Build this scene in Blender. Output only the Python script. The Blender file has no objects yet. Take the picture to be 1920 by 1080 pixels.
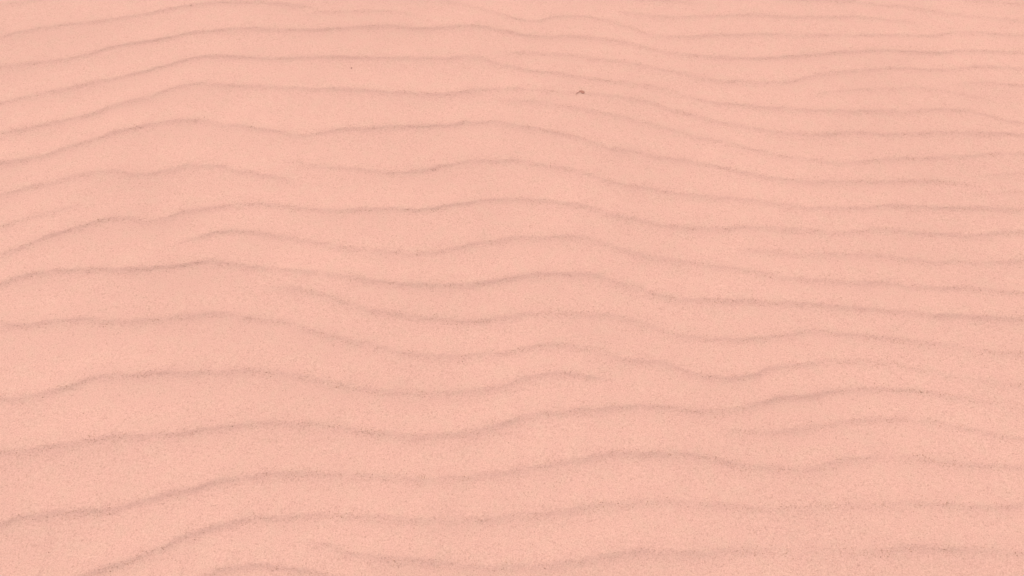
# A stretch of wind rippled pink sand seen from standing height, looking down.
import bpy, bmesh, math, random
import numpy as np

random.seed(11)
rng = np.random.default_rng(11)
scene = bpy.context.scene
R = math.radians

# ------------------------------------------------------------------ camera
cam_data = bpy.data.cameras.new('camera')
cam = bpy.data.objects.new('camera', cam_data)
scene.collection.objects.link(cam)
cam.location = (0.0, 0.0, 1.5)
cam.rotation_euler = (R(90 - 57), 0.0, 0.0)
cam_data.sensor_width = 36.0
cam_data.lens = 36.0 * 1397.0 / 1920.0
cam_data.clip_start = 0.02
cam_data.clip_end = 2000.0
scene.camera = cam

# ------------------------------------------------------------------ sky and sun
SUN_ELEV = 50.0
SUN_AZ = -32.0                      # from +Y towards -X: behind the ripples, to the left
world = bpy.data.worlds.new('World')
scene.world = world
world.use_nodes = True
wn = world.node_tree.nodes
wl = world.node_tree.links
wn.clear()
sky = wn.new('ShaderNodeTexSky')
sky.sky_type = 'NISHITA'
sky.sun_disc = False
sky.sun_elevation = R(SUN_ELEV)
sky.sun_rotation = R(SUN_AZ)
sky.dust_density = 9.0
sky.air_density = 1.0
bg = wn.new('ShaderNodeBackground')
bg.inputs['Strength'].default_value = 0.13
wo = wn.new('ShaderNodeOutputWorld')
wl.new(sky.outputs['Color'], bg.inputs['Color'])
wl.new(bg.outputs['Background'], wo.inputs['Surface'])

sun_data = bpy.data.lights.new('sun', 'SUN')
sun_data.energy = 2.2
sun_data.angle = R(9.0)
sun_data.color = (1.0, 0.97, 0.93)
sun = bpy.data.objects.new('sun', sun_data)
scene.collection.objects.link(sun)
sun.location = (-3, 5, 8)
sun.rotation_euler = (R(90 - SUN_ELEV), 0.0, R(180 - SUN_AZ))
from mathutils import Vector
sd = Vector((math.sin(R(SUN_AZ)) * math.cos(R(SUN_ELEV)), math.cos(R(SUN_AZ)) * math.cos(R(SUN_ELEV)), math.sin(R(SUN_ELEV))))
sun.rotation_mode = 'QUATERNION'
sun.rotation_quaternion = sd.to_track_quat('Z', 'Y')

vs = scene.view_settings
vs.view_transform = 'Standard'
vs.look = 'None'
vs.exposure = 0.22
vs.gamma = 1.0
vs.use_curve_mapping = False

# ------------------------------------------------------------------ ripple crests
# (strength, runs on to the left, runs on to the right, 'x,y x,y ...' in millimetres on the ground)
CRESTS = [
    (0.80, 1, 0, '-1715,2004 -1675,2030 -1632,2050 -1570,2068 -1523,2079 -1477,2095 -1400,2123'),
    (1.00, 1, 0, '-1576,1901 -1529,1921 -1458,1939 -1392,1957 -1323,1970 -1250,1983 -1187,1996 -1130,2014 -1084,2033 -1031,2046 -976,2060 -899,2065 -814,2065 -727,2057 -667,2046 -609,2030'),
    (0.60, 0, 0, '-664,2001 -607,2014 -540,2017 -485,2022 -388,2022 -315,2009 -252,1996'),
    (1.00, 1, 1, '-1524,1763 -1461,1777 -1385,1789 -1325,1800 -1268,1822 -1221,1849 -1160,1864 -1090,1881 -1029,1901 -978,1919 -925,1926 -855,1934 -807,1939 -732,1929 -650,1931 -530,1935 -476,1944 -394,1949 -349,1949 -298,1939 -265,1939 -221,1944 -178,1954 -100,1954 -50,1934 0,1919 54,1903 131,1898 213,1901 283,1888 347,1874 410,1844 452,1832 515,1815 594,1808 673,1800 753,1800 835,1808 922,1817 1001,1829 1082,1834 1163,1834 1214,1827 1294,1825 1378,1834 1458,1832 1547,1825'),
    (1.00, 1, 1, '-1469,1615 -1432,1626 -1387,1642 -1308,1669 -1247,1689 -1190,1707 -1132,1723 -1071,1749 -1018,1772 -965,1796 -920,1810 -863,1810 -791,1805 -737,1798 -657,1803 -589,1808 -514,1808 -406,1803 -300,1805 -213,1800 -140,1808 -96,1805 -43,1779 0,1763 52,1746 115,1739 188,1718 255,1705 332,1693 404,1680 464,1657 522,1626 567,1618 600,1605 660,1602 714,1589 771,1592 830,1583 898,1577 970,1577 1050,1577 1115,1572 1168,1581 1234,1583 1292,1577 1338,1560 1394,1534 1434,1522'),
    (0.85, 0, 1, '-56,1822 -21,1827 32,1825 101,1820 172,1815 235,1798 315,1786 393,1767 443,1749 505,1735 554,1714 605,1700 672,1698 734,1693 802,1698 859,1716 914,1732 979,1742 1056,1751 1115,1758 1193,1753 1286,1749 1331,1756 1381,1763 1450,1763 1519,1749'),
    (1.00, 1, 1, '-1423,1493 -1369,1507 -1311,1524 -1252,1545 -1189,1566 -1138,1598 -1083,1618 -1036,1637 -1007,1664 -949,1680 -909,1689 -820,1682 -742,1680 -610,1671 -496,1667 -418,1662 -340,1653 -236,1648 -165,1648 -124,1662 -57,1669 5,1671 62,1666 139,1660 216,1651 267,1642 327,1629 387,1615 445,1585 484,1572 541,1543 580,1532 638,1520 698,1501 752,1493 818,1485 893,1489 968,1493 1040,1485 1115,1487 1190,1493 1265,1493 1337,1489 1418,1479'),
    (0.85, 0, 1, '-69,1624 -31,1624 20,1620 72,1618 122,1609 183,1592 238,1574 297,1560 350,1539 399,1522 446,1501 474,1491 511,1471 569,1460 624,1440 680,1423 724,1405 798,1391 867,1378 916,1378 965,1386 1015,1395 1088,1397 1162,1401 1235,1403 1311,1413 1393,1413'),
    (0.40, 0, 0, '-780,1574 -736,1583 -668,1583 -620,1570'),
    (1.10, 1, 0, '-1381,1380 -1322,1389 -1258,1413 -1217,1436 -1157,1462 -1108,1495 -1057,1509 -998,1528 -941,1539 -890,1541 -850,1534 -811,1520 -761,1520 -711,1511 -653,1499 -611,1483 -572,1481 -533,1491 -476,1508 -402,1509 -328,1516 -254,1518 -190,1518 -130,1534 -30,1536 45,1516 94,1503 148,1489 216,1460 273,1436 335,1421 395,1403 461,1389 507,1376 563,1364 609,1349 653,1334 698,1323 773,1314 851,1312 922,1312 993,1312 1065,1317 1134,1314 1201,1302 1250,1291'),
    (0.60, 0, 1, '1226,1325 1257,1332 1295,1340 1368,1345'),
    (0.50, 0, 1, '1155,1259 1214,1269 1287,1279 1343,1279'),
    (0.90, 1, 0, '-1338,1266 -1287,1291 -1214,1310 -1181,1327 -1139,1342 -1090,1353 -1046,1349 -1013,1336 -963,1340 -918,1351 -876,1372 -827,1368 -778,1366 -728,1349 -679,1342 -629,1330 -594,1317 -556,1302'),
    (0.90, 0, 1, '-664,1391 -616,1389 -565,1380 -516,1368 -458,1362 -386,1355 -323,1345 -267,1351 -210,1361 -154,1378 -115,1387 -53,1387 10,1393 58,1378 105,1368 162,1359 209,1340 255,1321 300,1302 347,1293 392,1284 447,1271 492,1268 546,1257 629,1250 700,1232 762,1225 830,1223 900,1225 993,1228 1084,1225 1175,1223 1266,1221 1320,1218'),
    (0.60, 1, 0, '-1299,1162 -1250,1186 -1202,1205 -1140,1226 -1079,1237'),
    (1.00, 1, 1, '-1268,1077 -1244,1085 -1210,1102 -1176,1128 -1135,1145 -1096,1162 -1061,1179 -1020,1191 -982,1188 -954,1186 -920,1176 -886,1186 -851,1212 -771,1221 -728,1234 -646,1239 -607,1230 -541,1221 -471,1214 -439,1212 -371,1216 -303,1219 -234,1216 -175,1225 -120,1239 -65,1251 10,1255 74,1250 134,1242 203,1228 247,1207 314,1190 380,1169 433,1162 523,1157 613,1160 680,1157 746,1152 812,1143 858,1143 904,1152 963,1154 1006,1143 1080,1140 1146,1135 1215,1140 1294,1147'),
    (0.90, 0, 1, '-846,1107 -822,1118 -795,1128 -754,1142 -710,1147 -657,1149 -615,1140 -572,1127 -504,1118 -443,1102 -371,1092 -291,1082 -238,1080 -185,1084 -133,1097 -80,1112 -27,1122 27,1130 84,1128 144,1133 197,1127 231,1113 266,1097 317,1079 368,1066 420,1056 471,1047 548,1036 598,1023 656,1010 714,1001 778,998 841,993 905,993 946,981 1028,975 1093,978 1155,972 1224,961'),
    (0.85, 0, 1, '537,1089 577,1092 623,1090 661,1079 730,1077 819,1079 906,1074 969,1061 1032,1053 1118,1051 1206,1053 1262,1063'),
    (1.20, 1, 1, '-1232,983 -1217,999 -1188,1014 -1139,1023 -1078,1032 -1007,1031 -947,1031 -883,1034 -839,1039 -786,1051 -734,1053 -680,1047 -622,1037 -577,1031 -520,1026 -468,1021 -414,1012 -349,1003 -292,992 -231,986 -154,984 -90,989 -35,998 0,1010 52,1017 126,1021 191,1017 233,1006 274,990 316,975 357,960 406,945 491,943 574,942 636,936 720,930 781,922 843,918 904,909 965,906 1026,900 1088,897 1148,892 1198,892'),
    (0.90, 0, 1, '-603,981 -558,979 -512,975 -469,966 -433,954 -406,942 -353,922 -297,909 -242,900 -184,893 -116,886 -50,889 -9,897 38,909 100,909 184,909 234,905 266,894 307,881 338,866 394,847 454,840 516,839 577,842 625,850 676,860 725,858 773,853 844,843 904,836 962,826 1010,822 1058,810 1108,803 1164,801'),
    (1.00, 1, 1, '-1193,879 -1140,879 -1091,880 -1051,887 -1007,892 -946,883 -885,886 -824,892 -763,900 -723,905 -677,906 -638,897 -574,893 -531,883 -496,873 -453,857 -409,843 -351,830 -309,821 -267,808 -227,799 -166,794 -105,793 -57,800 -4,805 28,816 77,825 131,823 179,815 210,804 242,792 274,785 317,782 357,773 383,758 423,743 458,741 500,741 542,747 575,761 616,769 665,775 708,784 747,782 807,780 866,774 910,762 940,754 997,746 1045,737 1140,721'),
    (1.10, 1, 0, '-1123,690 -1077,693 -1040,698 -1001,712 -967,726 -928,741 -866,746 -808,750 -749,753 -689,754 -630,757 -570,757 -529,755 -477,749 -436,738 -407,730 -378,722 -339,716 -298,708 -239,704 -180,703 -133,706 -79,711 -24,719 0,728 36,741 75,749 135,750 175,743 243,737'),
    (0.35, 0, 0, '-802,762 -756,767 -707,765'),
    (1.10, 1, 1, '-1078,570 -1032,568 -1004,574 -977,581 -934,587 -891,593 -862,600 -806,604 -750,606 -694,610 -648,619 -584,627 -528,633 -482,634 -432,629 -366,621 -308,612 -258,611 -219,605 -167,604 -114,609 -68,617 -31,628 8,640 46,651 93,660 139,659 189,664 232,669 287,671 345,669 371,665 420,659 467,661 520,671 560,685 609,693 657,698 697,707 751,713 810,713 868,710 924,702 980,694 1035,684 1120,668'),
    (1.00, 0, 1, '428,617 460,616 516,612 578,613 632,621 679,629 712,638 771,641 829,644 874,639 921,633 974,618 1027,606 1088,597'),
    (1.10, 1, 1, '-1021,418 -995,425 -973,434 -940,438 -887,440 -834,445 -788,449 -756,461 -723,471 -683,483 -647,488 -614,502 -579,511 -537,517 -489,523 -434,522 -353,520 -279,516 -206,511 -151,511 -96,513 -52,520 -3,525 37,532 74,541 108,548 164,555 202,565 232,568 269,563 314,562 358,563 413,556 457,547 503,536 557,532 605,529 643,536 679,547 730,556 766,559 804,555 835,556 877,549 931,543 985,538 1066,538'),
    (1.00, 0, 1, '-911,288 -857,307 -814,322 -770,335 -739,348 -705,361 -673,377 -643,395 -611,404 -577,415 -543,423 -499,430 -456,431 -420,434 -342,435 -270,431 -206,425 -146,425 -75,425 -29,432 14,435 68,439 115,447 151,452 212,457 267,463 311,466 346,463 399,459 452,452 516,449 559,450 614,454 669,458 705,460 741,459 813,460 885,458 955,452 991,453 1037,460'),
    (0.90, 0, 0, '-640,295 -613,309 -582,322 -556,330 -516,336 -475,336 -433,333 -387,325 -351,319 -296,307 -223,295'),
    (1.05, 0, 1, '-420,385 -388,381 -348,371 -291,358 -246,355 -204,350 -158,345 -96,340 -49,337 13,336 65,340 111,345 159,353 205,360 258,365 333,362 367,360 404,365 456,368 508,368 577,368 626,366 681,365 734,368 788,374 824,376 857,371 908,368 960,365 1011,364'),
    (0.80, 0, 1, '-275,2101 -240,2082 -205,2071 -148,2057 -90,2033 -22,2004 22,1980 78,1972 122,1993 180,1999 235,1996 289,1978 333,1959 385,1931 416,1911 476,1896 541,1898 608,1906 679,1906 757,1911 834,1908 937,1906 1047,1906 1155,1906 1292,1901 1323,1906 1364,1921 1434,1919 1502,1911 1578,1906'),
    (0.75, 0, 0, '313,2025 349,2017 415,2001 498,1991 537,1993 621,1996 694,1999 762,2004 806,1996 900,1991 985,1993 1069,1996 1123,1991 1192,1978 1291,1965'),
    (0.75, 0, 1, '805,2084 890,2079 975,2076 1088,2071 1158,2057 1252,2046 1330,2025 1394,2014 1444,1996 1529,1985 1605,1978'),
    (0.75, 0, 1, '1405,2084 1459,2079 1543,2073 1634,2057'),
    (0.65, 0, 0, '821,1629 863,1642 907,1655 987,1666 1055,1669 1117,1671 1196,1673 1258,1660 1314,1642 1393,1615'),
    (0.65, 0, 1, '1278,1687 1321,1691 1373,1693 1435,1691 1492,1678'),
    (0.25, 0, 0, '1039,1611 1078,1613 1126,1609 1160,1605'),
]

# places where the wind has worn a crest down: x, y, radius (metres), what is left of its height
WORN = [
    (-0.573, 1.476, 0.074, 0.50),
    (0.192, 0.801, 0.055, 0.40),
    (0.463, 0.657, 0.081, 0.72),
    (1.135, 1.307, 0.085, 0.65),
    (1.080, 0.669, 0.081, 0.30),
    (1.032, 0.734, 0.107, 0.45),
    (0.573, 0.364, 0.136, 0.45),
    (0.948, 0.362, 0.073, 0.55),
    (0.646, 0.451, 0.183, 0.65),
    (0.781, 0.552, 0.031, 0.30),
    (0.478, 0.610, 0.051, 0.80),
    (1.236, 1.292, 0.084, 0.40),
    (0.131, 1.654, 0.100, 0.45),
    (0.448, 1.656, 0.085, 0.50),
    (-0.626, 1.383, 0.086, 0.50),
    (-0.916, 1.172, 0.038, 0.70),
    (-0.342, 0.432, 0.096, 0.70),
    (0.987, 0.534, 0.166, 0.80),
    (0.851, 0.638, 0.230, 0.85),
    (-0.223, 0.701, 0.070, 0.90),
    (-0.440, 1.013, 0.078, 0.75),
    (-0.354, 0.620, 0.046, 0.80),
    (0.406, 0.753, 0.048, 0.80),
    (1.368, 1.917, 0.049, 0.50),
]

def smoothstep(a, b, x):
    t = np.clip((x - a) / (b - a), 0, 1)
    return t * t * (3 - 2 * t)

def cubic_matrix(coords, cell, n):
    """interpolation matrix onto a periodic row of n random values spaced by cell metres"""
    g = coords / cell
    i = np.floor(g).astype(int)
    f = g - i
    m = np.zeros((len(coords), n), np.float32)
    w = [(-f**3 + 3*f**2 - 3*f + 1) / 6, (3*f**3 - 6*f**2 + 4) / 6, (-3*f**3 + 3*f**2 + 3*f + 1) / 6, f**3 / 6]
    r = np.arange(len(coords))
    for k in range(4):
        np.add.at(m, (r, (i + k - 1) % n), w[k])
    return m

def noise2(xs, ys, cx, cy, nx=96, ny=96):
    v = rng.standard_normal((ny, nx)).astype(np.float32)
    return cubic_matrix(ys, cy, ny) @ v @ cubic_matrix(xs, cx, nx).T      # rows: y, columns: x

def noise1(xs, cell, n=512):
    return cubic_matrix(xs, cell, n) @ rng.standard_normal(n)

# graded rows and columns of the one ground sheet: fine underfoot, coarse towards the horizon
def axis(lo, hi, fine, lo2, hi2, mid, far, grow):
    a = list(np.arange(lo, hi, fine))
    up, s = [a[-1]], fine
    while up[-1] < far:
        if up[-1] < hi2: s = min(mid, s * 1.08)
        else: s *= grow
        up.append(up[-1] + s)
    dn, s = [a[0]], fine
    while dn[-1] > -far:
        if dn[-1] > lo2: s = min(mid, s * 1.08)
        else: s *= grow
        dn.append(dn[-1] - s)
    return np.array(dn[:0:-1] + a + up[1:])

X = axis(-1.72, 1.72, 0.004, -3.0, 3.0, 0.012, 450.0, 1.13)
Y = axis(0.20, 2.30, 0.004, -0.6, 4.0, 0.010, 450.0, 1.13)
NX, NY = len(X), len(Y)
XC = np.arange(-3.6, 3.6, 0.002)                                  # working columns along the ripples

def gauss_smooth(v, sigma):
    k = np.arange(-int(4 * sigma), int(4 * sigma) + 1)
    w = np.exp(-0.5 * (k / sigma) ** 2); w /= w.sum()
    return np.convolve(np.pad(v, len(k) // 2, mode='edge'), w, mode='valid')

# slow shared waviness, so that crests run on together outside the traced area
WAVE_Y = np.linspace(-1, 5, 61)
WAVE = noise2(XC, WAVE_Y, 0.42, 0.9, 64, 32) * 0.055
def wave(y):
    k = int(np.clip((y + 1) / 0.1, 0, 60))
    return WAVE[k]

lines = []                                                         # (y over XC, amplitude over XC)
for strength, left, right, txt in CRESTS:
    p = np.array([[float(q) for q in s.split(',')] for s in txt.split()]) / 1000.0
    o = np.argsort(p[:, 0]); p = p[o]
    y = np.interp(XC, p[:, 0], p[:, 1])
    amp = np.full(len(XC), strength)
    x0, x1 = p[0, 0], p[-1, 0]
    for side, on in ((0, left), (1, right)):
        e = p[0] if side == 0 else p[-1]
        q = p[min(3, len(p) - 1)] if side == 0 else p[max(-4, -len(p))]
        slope = float(np.clip((q[1] - e[1]) / (q[0] - e[0]), -0.25, 0.25))
        m = XC < e[0] if side == 0 else XC > e[0]
        d = XC - e[0]
        if on:
            w = wave(e[1])
            run = slope * 0.25 * np.sign(d) * (1 - np.exp(-np.abs(d) / 0.25))
            y = np.where(m, e[1] + run + w - np.interp(e[0], XC, w), y)
            amp = np.where(m, 0.9 + (strength - 0.9) * np.exp(-np.abs(d) / 0.3), amp)
        else:
            fade = 0.085
            amp = amp * (smoothstep(-0.02, fade, d) if side == 0 else smoothstep(-0.02, fade, -d))
            y = np.where(m, e[1] + slope * d * 0.6, y)
    y = gauss_smooth(y, 5.0)
    lines.append((y, amp))

traced_top = np.max([np.where(a > 0.15, y, -9) for y, a in lines], axis=0)
traced_low = np.min([np.where(a > 0.15, y, 9) for y, a in lines], axis=0)
for k in range(24):                                                # beyond the far edge of the picture
    base = 2.09 + 0.092 * k
    y = base + wave(base) * 0.9 + noise1(XC, 0.25) * 0.010
    a = 0.75 * smoothstep(0.045, 0.085, y - traced_top) * smoothstep(-0.9, -0.2, noise1(XC, 0.5))
    lines.append((y, a))
for k in range(9):                                                 # behind the near edge, towards the feet
    base = 0.28 - 0.115 * k
    y = base + wave(base) + noise1(XC, 0.25) * 0.010
    a = 1.0 * smoothstep(0.05, 0.10, traced_low - y)
    lines.append((y, a))

# ------------------------------------------------------------------ height of the sand
HGT = np.zeros((NY, NX), np.float32)
XW = np.clip(X, XC[0], XC[-1])
tau_field = np.clip(1.0 + 0.28 * noise2(X, Y, 0.16, 0.11), 0.6, 1.6)
jit = 0.0025 * noise2(X, Y, 0.022, 0.03) + 0.0016 * noise2(X, Y, 0.009, 0.010, 256, 256)
rag = np.clip(1.0 + 0.055 * noise2(X, Y, 0.010, 0.008, 256, 256) + 0.05 * noise2(X, Y, 0.024, 0.014, 256, 256), 0.7, 1.3)      # ragged lee faces
AMP = 0.0027
for y, a in lines:
    a = a * np.clip(1.0 + 0.12 * noise1(XC, 0.10) + 0.12 * noise1(XC, 0.025), 0.25, 1.5)
    yk = np.interp(XW, XC, y)
    ak = np.interp(XW, XC, a) * (0.97 - 0.05 * np.clip(XW / 1.2, -1, 1))
    for wx, wy, wr, left_over in WORN:
        ak = ak * (1 - (1 - left_over) * np.exp(-((XW - wx) ** 2 + 3 * (yk - wy) ** 2) / wr ** 2))
    if ak.max() < 0.02: continue
    lo, hi = np.searchsorted(Y, yk.min() - 0.16), np.searchsorted(Y, yk.max() + 0.22)
    if hi - lo < 2: continue
    u = yk[None, :] - Y[lo:hi, None] + jit[lo:hi]                   # + towards the viewer, down the lee face
    t1 = 0.0104 * tau_field[lo:hi] * (1 - 0.14 * np.clip(XW / 1.2, -1, 1))
    t2 = 0.0026 * tau_field[lo:hi]
    up = np.maximum(u, 0)
    lee = (t1 * np.exp(-up / t1) - t2 * np.exp(-up / t2)) / (t1 - t2)
    stoss = np.exp(-(np.minimum(u, 0) / 0.055) ** 2)
    lee = lee * rag[lo:hi]
    HGT[lo:hi] += (AMP * ak[None, :] * np.where(u > 0, lee, stoss)).astype(np.float32)
step_x = np.gradient(X); step_y = np.gradient(Y)
keep = np.outer(1 - smoothstep(0.012, 0.035, step_y), 1 - smoothstep(0.014, 0.05, step_x))
HGT *= keep
near = np.outer(1 - smoothstep(0.02, 0.06, step_y), 1 - smoothstep(0.02, 0.06, step_x))
HGT += near * (0.0019 * noise2(X, Y, 0.34, 0.24) + 0.0006 * noise2(X, Y, 0.10, 0.06)
               + 0.00010 * noise2(X, Y, 0.020, 0.014, 256, 256) + 0.00005 * noise2(X, Y, 0.008, 0.008, 512, 512))
rr = np.sqrt(X[None, :] ** 2 + Y[:, None] ** 2)
HGT += smoothstep(12, 90, rr) * 1.1 * (noise2(X, Y, 34.0, 22.0, 64, 64))      # low dunes far off
HGT = HGT.astype(np.float32)

def ground_z(x, y):
    i = np.clip(np.searchsorted(X, x) - 1, 0, NX - 2); j = np.clip(np.searchsorted(Y, y) - 1, 0, NY - 2)
    fx = (x - X[i]) / (X[i + 1] - X[i]); fy = (y - Y[j]) / (Y[j + 1] - Y[j])
    return (HGT[j, i] * (1 - fx) + HGT[j, i + 1] * fx) * (1 - fy) + (HGT[j + 1, i] * (1 - fx) + HGT[j + 1, i + 1] * fx) * fy

# ------------------------------------------------------------------ materials
def new_material(name):
    m = bpy.data.materials.new(name); m.use_nodes = True
    nt = m.node_tree
    return m, nt.nodes, nt.links, nt.nodes['Principled BSDF']

SAND = (0.514, 0.302, 0.245)
def mul(c, k, g=1.0, b=1.0): return (c[0] * k, c[1] * k * g, c[2] * k * b, 1.0)

def sand_material():
    m, n, l, p = new_material('pink_sand')
    p.inputs['Roughness'].default_value = 0.95
    p.inputs['Specular IOR Level'].default_value = 0.12
    tc = n.new('ShaderNodeTexCoord')
    def noise(scale, detail=2.0, rough=0.5):
        t = n.new('ShaderNodeTexNoise')
        t.inputs['Scale'].default_value = scale; t.inputs['Detail'].default_value = detail
        t.inputs['Roughness'].default_value = rough
        l.new(tc.outputs['Object'], t.inputs['Vector'])
        return t
    def ramp(src, stops):
        r = n.new('ShaderNodeValToRGB')
        while len(r.color_ramp.elements) < len(stops): r.color_ramp.elements.new(0.5)
        for e, (pos, col) in zip(r.color_ramp.elements, stops): e.position = pos; e.color = col
        l.new(src, r.inputs['Fac'])
        return r
    def mix(kind, fac, a, b):
        x = n.new('ShaderNodeMix'); x.data_type = 'RGBA'; x.blend_type = kind
        if isinstance(fac, float): x.inputs['Factor'].default_value = fac
        else: l.new(fac, x.inputs['Factor'])
        l.new(a, x.inputs['A']); l.new(b, x.inputs['B'])
        return x.outputs['Result']
    # grains of slightly different tone, 1 to 3 mm across
    grain = ramp(noise(430.0, 3.0, 0.65).outputs['Fac'], [(0.28, mul(SAND, 0.79, 0.97, 0.95)), (0.5, mul(SAND, 1.0)), (0.72, mul(SAND, 1.11, 1.02, 1.03))])
    coarse = ramp(noise(190.0, 3.0, 0.7).outputs['Fac'], [(0.30, (0.96, 0.955, 0.95, 1)), (0.5, (1, 1, 1, 1)), (0.70, (1.025, 1.03, 1.03, 1))])
    # patches a few centimetres across, a little yellower or pinker
    patch = ramp(noise(26.0, 4.0, 0.62).outputs['Fac'], [(0.36, (0.985, 1.015, 1.0, 1)), (0.5, (1, 1, 1, 1)), (0.64, (1.0, 0.985, 0.995, 1))])
    broad = ramp(noise(2.3, 3.0, 0.5).outputs['Fac'], [(0.3, (0.975, 0.972, 0.97, 1)), (0.7, (1.02, 1.02, 1.02, 1))])
    c = mix('MULTIPLY', 1.0, grain.outputs['Color'], patch.outputs['Color'])
    c = mix('MULTIPLY', 1.0, c, broad.outputs['Color'])
    c = mix('MULTIPLY', 1.0, c, coarse.outputs['Color'])
    # scattered darker grains in the sand itself
    v = n.new('ShaderNodeTexVoronoi'); v.feature = 'F1'; v.inputs['Scale'].default_value = 420.0
    l.new(tc.outputs['Object'], v.inputs['Vector'])
    sep = n.new('ShaderNodeSeparateColor'); l.new(v.outputs['Color'], sep.inputs['Color'])
    pick = ramp(sep.outputs['Red'], [(0.93, (0, 0, 0, 1)), (1.0, (0.55, 0.55, 0.55, 1))])
    dark = n.new('ShaderNodeRGB'); dark.outputs[0].default_value = mul(SAND, 0.62, 0.92, 0.9)
    c = mix('MIX', pick.outputs['Color'], c, dark.outputs[0])
    l.new(c, p.inputs['Base Color'])
    b1 = n.new('ShaderNodeBump'); b1.inputs['Strength'].default_value = 0.42; b1.inputs['Distance'].default_value = 0.0012
    l.new(noise(520.0, 3.0, 0.7).outputs['Fac'], b1.inputs['Height'])
    b2 = n.new('ShaderNodeBump'); b2.inputs['Strength'].default_value = 0.22; b2.inputs['Distance'].default_value = 0.003
    l.new(noise(150.0, 2.0, 0.6).outputs['Fac'], b2.inputs['Height'])
    l.new(b2.outputs['Normal'], b1.inputs['Normal'])
    l.new(b1.outputs['Normal'], p.inputs['Normal'])
    return m

def plain_material(name, base, dark, scale):
    m, n, l, p = new_material(name)
    p.inputs['Roughness'].default_value = 0.85
    p.inputs['Specular IOR Level'].default_value = 0.2
    tc = n.new('ShaderNodeTexCoord')
    t = n.new('ShaderNodeTexNoise'); t.inputs['Scale'].default_value = scale; t.inputs['Detail'].default_value = 4.0
    l.new(tc.outputs['Object'], t.inputs['Vector'])
    r = n.new('ShaderNodeValToRGB')
    r.color_ramp.elements[0].position = 0.32; r.color_ramp.elements[0].color = dark + (1,)
    r.color_ramp.elements[1].position = 0.68; r.color_ramp.elements[1].color = base + (1,)
    l.new(t.outputs['Fac'], r.inputs['Fac']); l.new(r.outputs['Color'], p.inputs['Base Color'])
    return m

M_SAND = sand_material()
M_GRAIN = plain_material('dark_grain', (0.365, 0.206, 0.132), (0.285, 0.156, 0.096), 60.0)
M_PEBBLE = plain_material('dark_pebble', (0.32, 0.16, 0.125), (0.25, 0.12, 0.092), 500.0)
M_LEAF = plain_material('dry_leaf', (0.33, 0.153, 0.115), (0.27, 0.12, 0.09), 260.0)
M_STALK = plain_material('dry_stalk', (0.35, 0.165, 0.127), (0.31, 0.14, 0.107), 300.0)

def tag(o, label=None, cat=None, group=None, kind=None):
    if label: o['label'] = label
    if cat: o['category'] = cat
    if group: o['group'] = group
    if kind: o['kind'] = kind

# ------------------------------------------------------------------ the sand itself
co = np.empty((NY, NX, 3), np.float32)
co[..., 0] = X[None, :]; co[..., 1] = Y[:, None]; co[..., 2] = HGT
idx = np.arange(NX * NY, dtype=np.int32).reshape(NY, NX)
quads = np.stack([idx[:-1, :-1], idx[:-1, 1:], idx[1:, 1:], idx[1:, :-1]], axis=-1).reshape(-1, 4)
me = bpy.data.meshes.new('sand_ground')
me.vertices.add(NX * NY); me.vertices.foreach_set('co', co.ravel())
me.loops.add(quads.size); me.loops.foreach_set('vertex_index', quads.ravel())
me.polygons.add(len(quads)); me.polygons.foreach_set('loop_start', np.arange(0, quads.size, 4, dtype=np.int32))
me.polygons.foreach_set('use_smooth', np.ones(len(quads), bool))
me.update(calc_edges=True)
me.materials.append(M_SAND)
ground = bpy.data.objects.new('sand_ground', me)
scene.collection.objects.link(ground)
tag(ground, 'pale pink sand blown into long wavy ripples running across the whole view', None, None, 'structure')

# ------------------------------------------------------------------ loose dark grains, thickest along the crests
def lump_mesh(name, seed, rough=0.22, sub=1, sx=1, sy=1, sz=1):
    r = random.Random(seed)
    bm = bmesh.new()
    bmesh.ops.create_icosphere(bm, subdivisions=sub, radius=1.0)
    for v in bm.verts:
        v.co *= 1 + r.uniform(-rough, rough)
        v.co.x *= sx; v.co.y *= sy; v.co.z *= sz
    me = bpy.data.meshes.new(name)
    for f in bm.faces: f.smooth = True
    bm.to_mesh(me); bm.free()
    return me

gx, gy = [], []
real = [(y, a) for y, a in lines if a.max() > 0.1]
clumps = [np.clip(0.45 + 0.55 * noise1(XC, 0.02), 0.05, 1.0) for _ in real]
while len(gx) < 27000:
    k = random.randrange(len(real)); y, a = real[k]
    i = random.randrange(len(XC))
    if random.random() > a[i] * clumps[k][i]: continue
    u = random.gauss(0.006, 0.0065)
    x_, y_ = XC[i], y[i] - u
    if abs(x_) < 2.0 and -0.1 < y_ < 2.8: gx.append(x_); gy.append(y_)
for k in range(7000):
    gx.append(random.uniform(-2.0, 2.0)); gy.append(random.uniform(-0.1, 2.8))
gx = np.array(gx); gy = np.array(gy); gz = ground_z(gx, gy)
base = lump_mesh('grain_source', 3)
bv = np.empty(len(base.vertices) * 3, np.float32); base.vertices.foreach_get('co', bv); bv = bv.reshape(-1, 3)
bf = np.array([list(p.vertices) for p in base.polygons], np.int32)
bpy.data.meshes.remove(base)
rad = 0.00058 * np.exp(rng.standard_normal(len(gx)) * 0.24)
rad = np.clip(rad, 0.0003, 0.0011)
rad[27000:] *= 0.8
rad[27000:27420] = rng.uniform(0.0007, 0.00105, 420)
ang = rng.uniform(0, 2 * math.pi, len(gx))
str_ = rng.uniform(0.85, 1.25, len(gx))
ca, sa = np.cos(ang)[:, None], np.sin(ang)[:, None]
lx = bv[None, :, 0] * (rad * str_)[:, None]; ly = bv[None, :, 1] * rad[:, None]; lz = bv[None, :, 2] * (rad * 0.8)[:, None]
vx = gx[:, None] + lx * ca - ly * sa; vy = gy[:, None] + lx * sa + ly * ca
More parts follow.
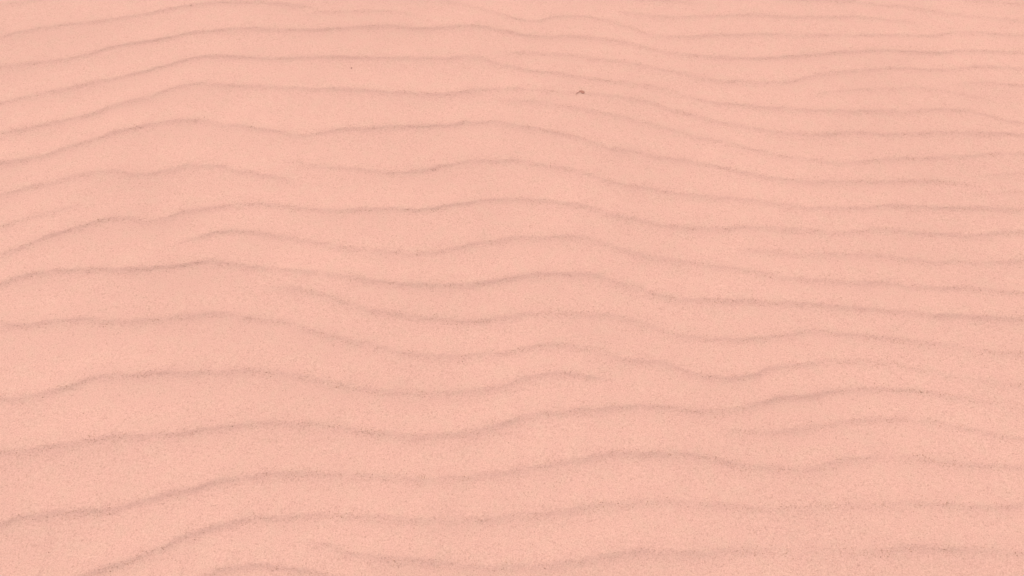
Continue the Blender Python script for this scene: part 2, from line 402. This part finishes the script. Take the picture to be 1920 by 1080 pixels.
vz = gz[:, None] + (rad * 0.25)[:, None] + lz
V = np.stack([vx, vy, vz], -1).reshape(-1, 3).astype(np.float32)
Fc = (bf[None] + (np.arange(len(gx)) * len(bv))[:, None, None]).reshape(-1, 3).astype(np.int32)
gm = bpy.data.meshes.new('dark_sand_grains')
gm.vertices.add(len(V)); gm.vertices.foreach_set('co', V.ravel())
gm.loops.add(Fc.size); gm.loops.foreach_set('vertex_index', Fc.ravel())
gm.polygons.add(len(Fc)); gm.polygons.foreach_set('loop_start', np.arange(0, Fc.size, 3, dtype=np.int32))
gm.polygons.foreach_set('use_smooth', np.ones(len(Fc), bool))
gm.update(calc_edges=True)
gm.materials.append(M_GRAIN)
grains = bpy.data.objects.new('dark_sand_grains', gm)
scene.collection.objects.link(grains)
tag(grains, 'scattered coarse dark brown grains lying along the ripple crests', 'sand grains', None, 'stuff')

# ------------------------------------------------------------------ the few specks large enough to point at
PEBBLES = [
    (-0.4769, 1.7544, 0.0020, 'largest dark round pebble, alone on smooth sand under the third crest from the top'),
    (-0.8658, 1.5459, 0.0013, 'dark pebble on the highest bend of the long left hand ripple crest'),
    (-0.8530, 1.5354, 0.0010, 'smaller dark pebble touching the bend of the left ripple, right beside a larger one'),
    (-0.9837, 1.5249, 0.0012, 'dark flat pebble on the sloping left ripple crest, left of its bend'),
    (-1.1304, 0.9665, 0.0010, 'dark pebble alone on the broad smooth trough at the left edge'),
    (-0.9031, 0.3588, 0.0011, 'dark pebble alone in the bottom left corner under the last long crest'),
    (0.9655, 0.8171, 0.0010, 'dark pebble on the faint crest near the right edge'),
    (0.7802, 1.7993, 0.0010, 'dark pebble on a crest in the upper right, right of the leaf scrap'),
    (-0.0368, 0.6408, 0.0010, 'dark pebble just above a rising crest at the lower middle'),
    (-0.0386, 0.5995, 0.0010, 'dark pebble in the trough just below a rising crest at the lower middle'),
    (-0.1861, 1.8403, 0.0010, 'dark pebble between the second and third long crests, top middle'),
    (0.6435, 0.6322, 0.0010, 'upright dark pebble above a short crest at the lower right'),
]
for k, (x, y, r, label) in enumerate(PEBBLES):
    pm = lump_mesh('pebble', 40 + k, 0.16, 2, r, r * 0.8, r * 0.62)
    pm.materials.append(M_PEBBLE)
    o = bpy.data.objects.new('pebble', pm)
    scene.collection.objects.link(o)
    o.location = (x, y, float(ground_z(np.array([x]), np.array([y]))[0]) + r * 0.38)
    o.rotation_euler = (0, 0, random.uniform(0, 6.28))
    tag(o, label, 'pebble', 'dark pebbles scattered on the sand')

# ------------------------------------------------------------------ dry curled leaf scrap with its stalk
LX, LY = 0.1975, 1.6483
root = bpy.data.objects.new('leaf_scrap', None)
scene.collection.objects.link(root)
root.location = (LX, LY, float(ground_z(np.array([LX]), np.array([LY]))[0]))
root.empty_display_size = 0.01
tag(root, 'small curled brown dry leaf scrap with a short stalk lying on the sand', 'leaf')

def strip_mesh(name, path, rows):
    """path: (x, y, z, half width, thickness, cup) along the piece; a closed, cupped, tapering strip"""
    bm = bmesh.new()
    rings = []
    for i, (x, y, z, hw, th, cup) in enumerate(path):
        a = path[max(i - 1, 0)]; b = path[min(i + 1, len(path) - 1)]
        d = Vector((b[0] - a[0], b[1] - a[1], 0)).normalized(); s = Vector((-d.y, d.x, 0))
        top, low = [], []
        for k in range(rows + 1):
            t = -1 + 2 * k / rows
            q = Vector((x, y, z)) + s * (hw * t) + Vector((0, 0, cup * (t * t - 0.4)))
            e = th * (1 - 0.7 * t * t) * 0.5
            top.append(bm.verts.new(q + Vector((0, 0, e)))); low.append(bm.verts.new(q - Vector((0, 0, e))))
        rings.append(top + low[::-1])
    n = len(rings[0])
    for r0, r1 in zip(rings, rings[1:]):
        for k in range(n):
            bm.faces.new((r0[k], r0[(k + 1) % n], r1[(k + 1) % n], r1[k]))
    bm.faces.new(rings[0][::-1]); bm.faces.new(rings[-1])
    bmesh.ops.recalc_face_normals(bm, faces=bm.faces)
    me = bpy.data.meshes.new(name); bm.to_mesh(me); bm.free()
    return me

mm = 0.001
blade_path = [(-4.4, 0.9, 0.5, 0.5, 0.55, 0), (-2.9, 2.1, 0.66, 1.7, 0.55, -0.2), (-0.8, 3.6, 0.8, 3.2, 0.55, -0.4), (1.6, 4.3, 0.9, 4.4, 0.55, -0.5), (4.0, 3.3, 0.9, 5.2, 0.55, -0.5),
              (6.5, 0.8, 0.84, 5.8, 0.55, -0.5), (8.6, -1.6, 0.76, 5.4, 0.55, -0.4), (10.4, -3.2, 0.6, 3.8, 0.55, -0.2), (11.6, -4.0, 0.48, 1.4, 0.55, 0)]
blade = bpy.data.objects.new('leaf_blade', strip_mesh('leaf_blade', [tuple(v * mm for v in q) for q in blade_path], 6))
blade.data.materials.append(M_LEAF)
stalk_path = [(-4, 1, 0.54, 0.7, 0.55, 0), (-5.4, 0.1, 0.54, 0.9, 0.55, 0), (-7.6, -1.7, 0.48, 1.5, 0.55, 0), (-10, -3.4, 0.42, 1.8, 0.55, 0), (-12, -4.8, 0.36, 1, 0.55, 0)]
stalk = bpy.data.objects.new('stalk', strip_mesh('stalk', [tuple(v * mm for v in q) for q in stalk_path], 4))
stalk.data.materials.append(M_STALK)
for o in (blade, stalk):
    scene.collection.objects.link(o); o.parent = root
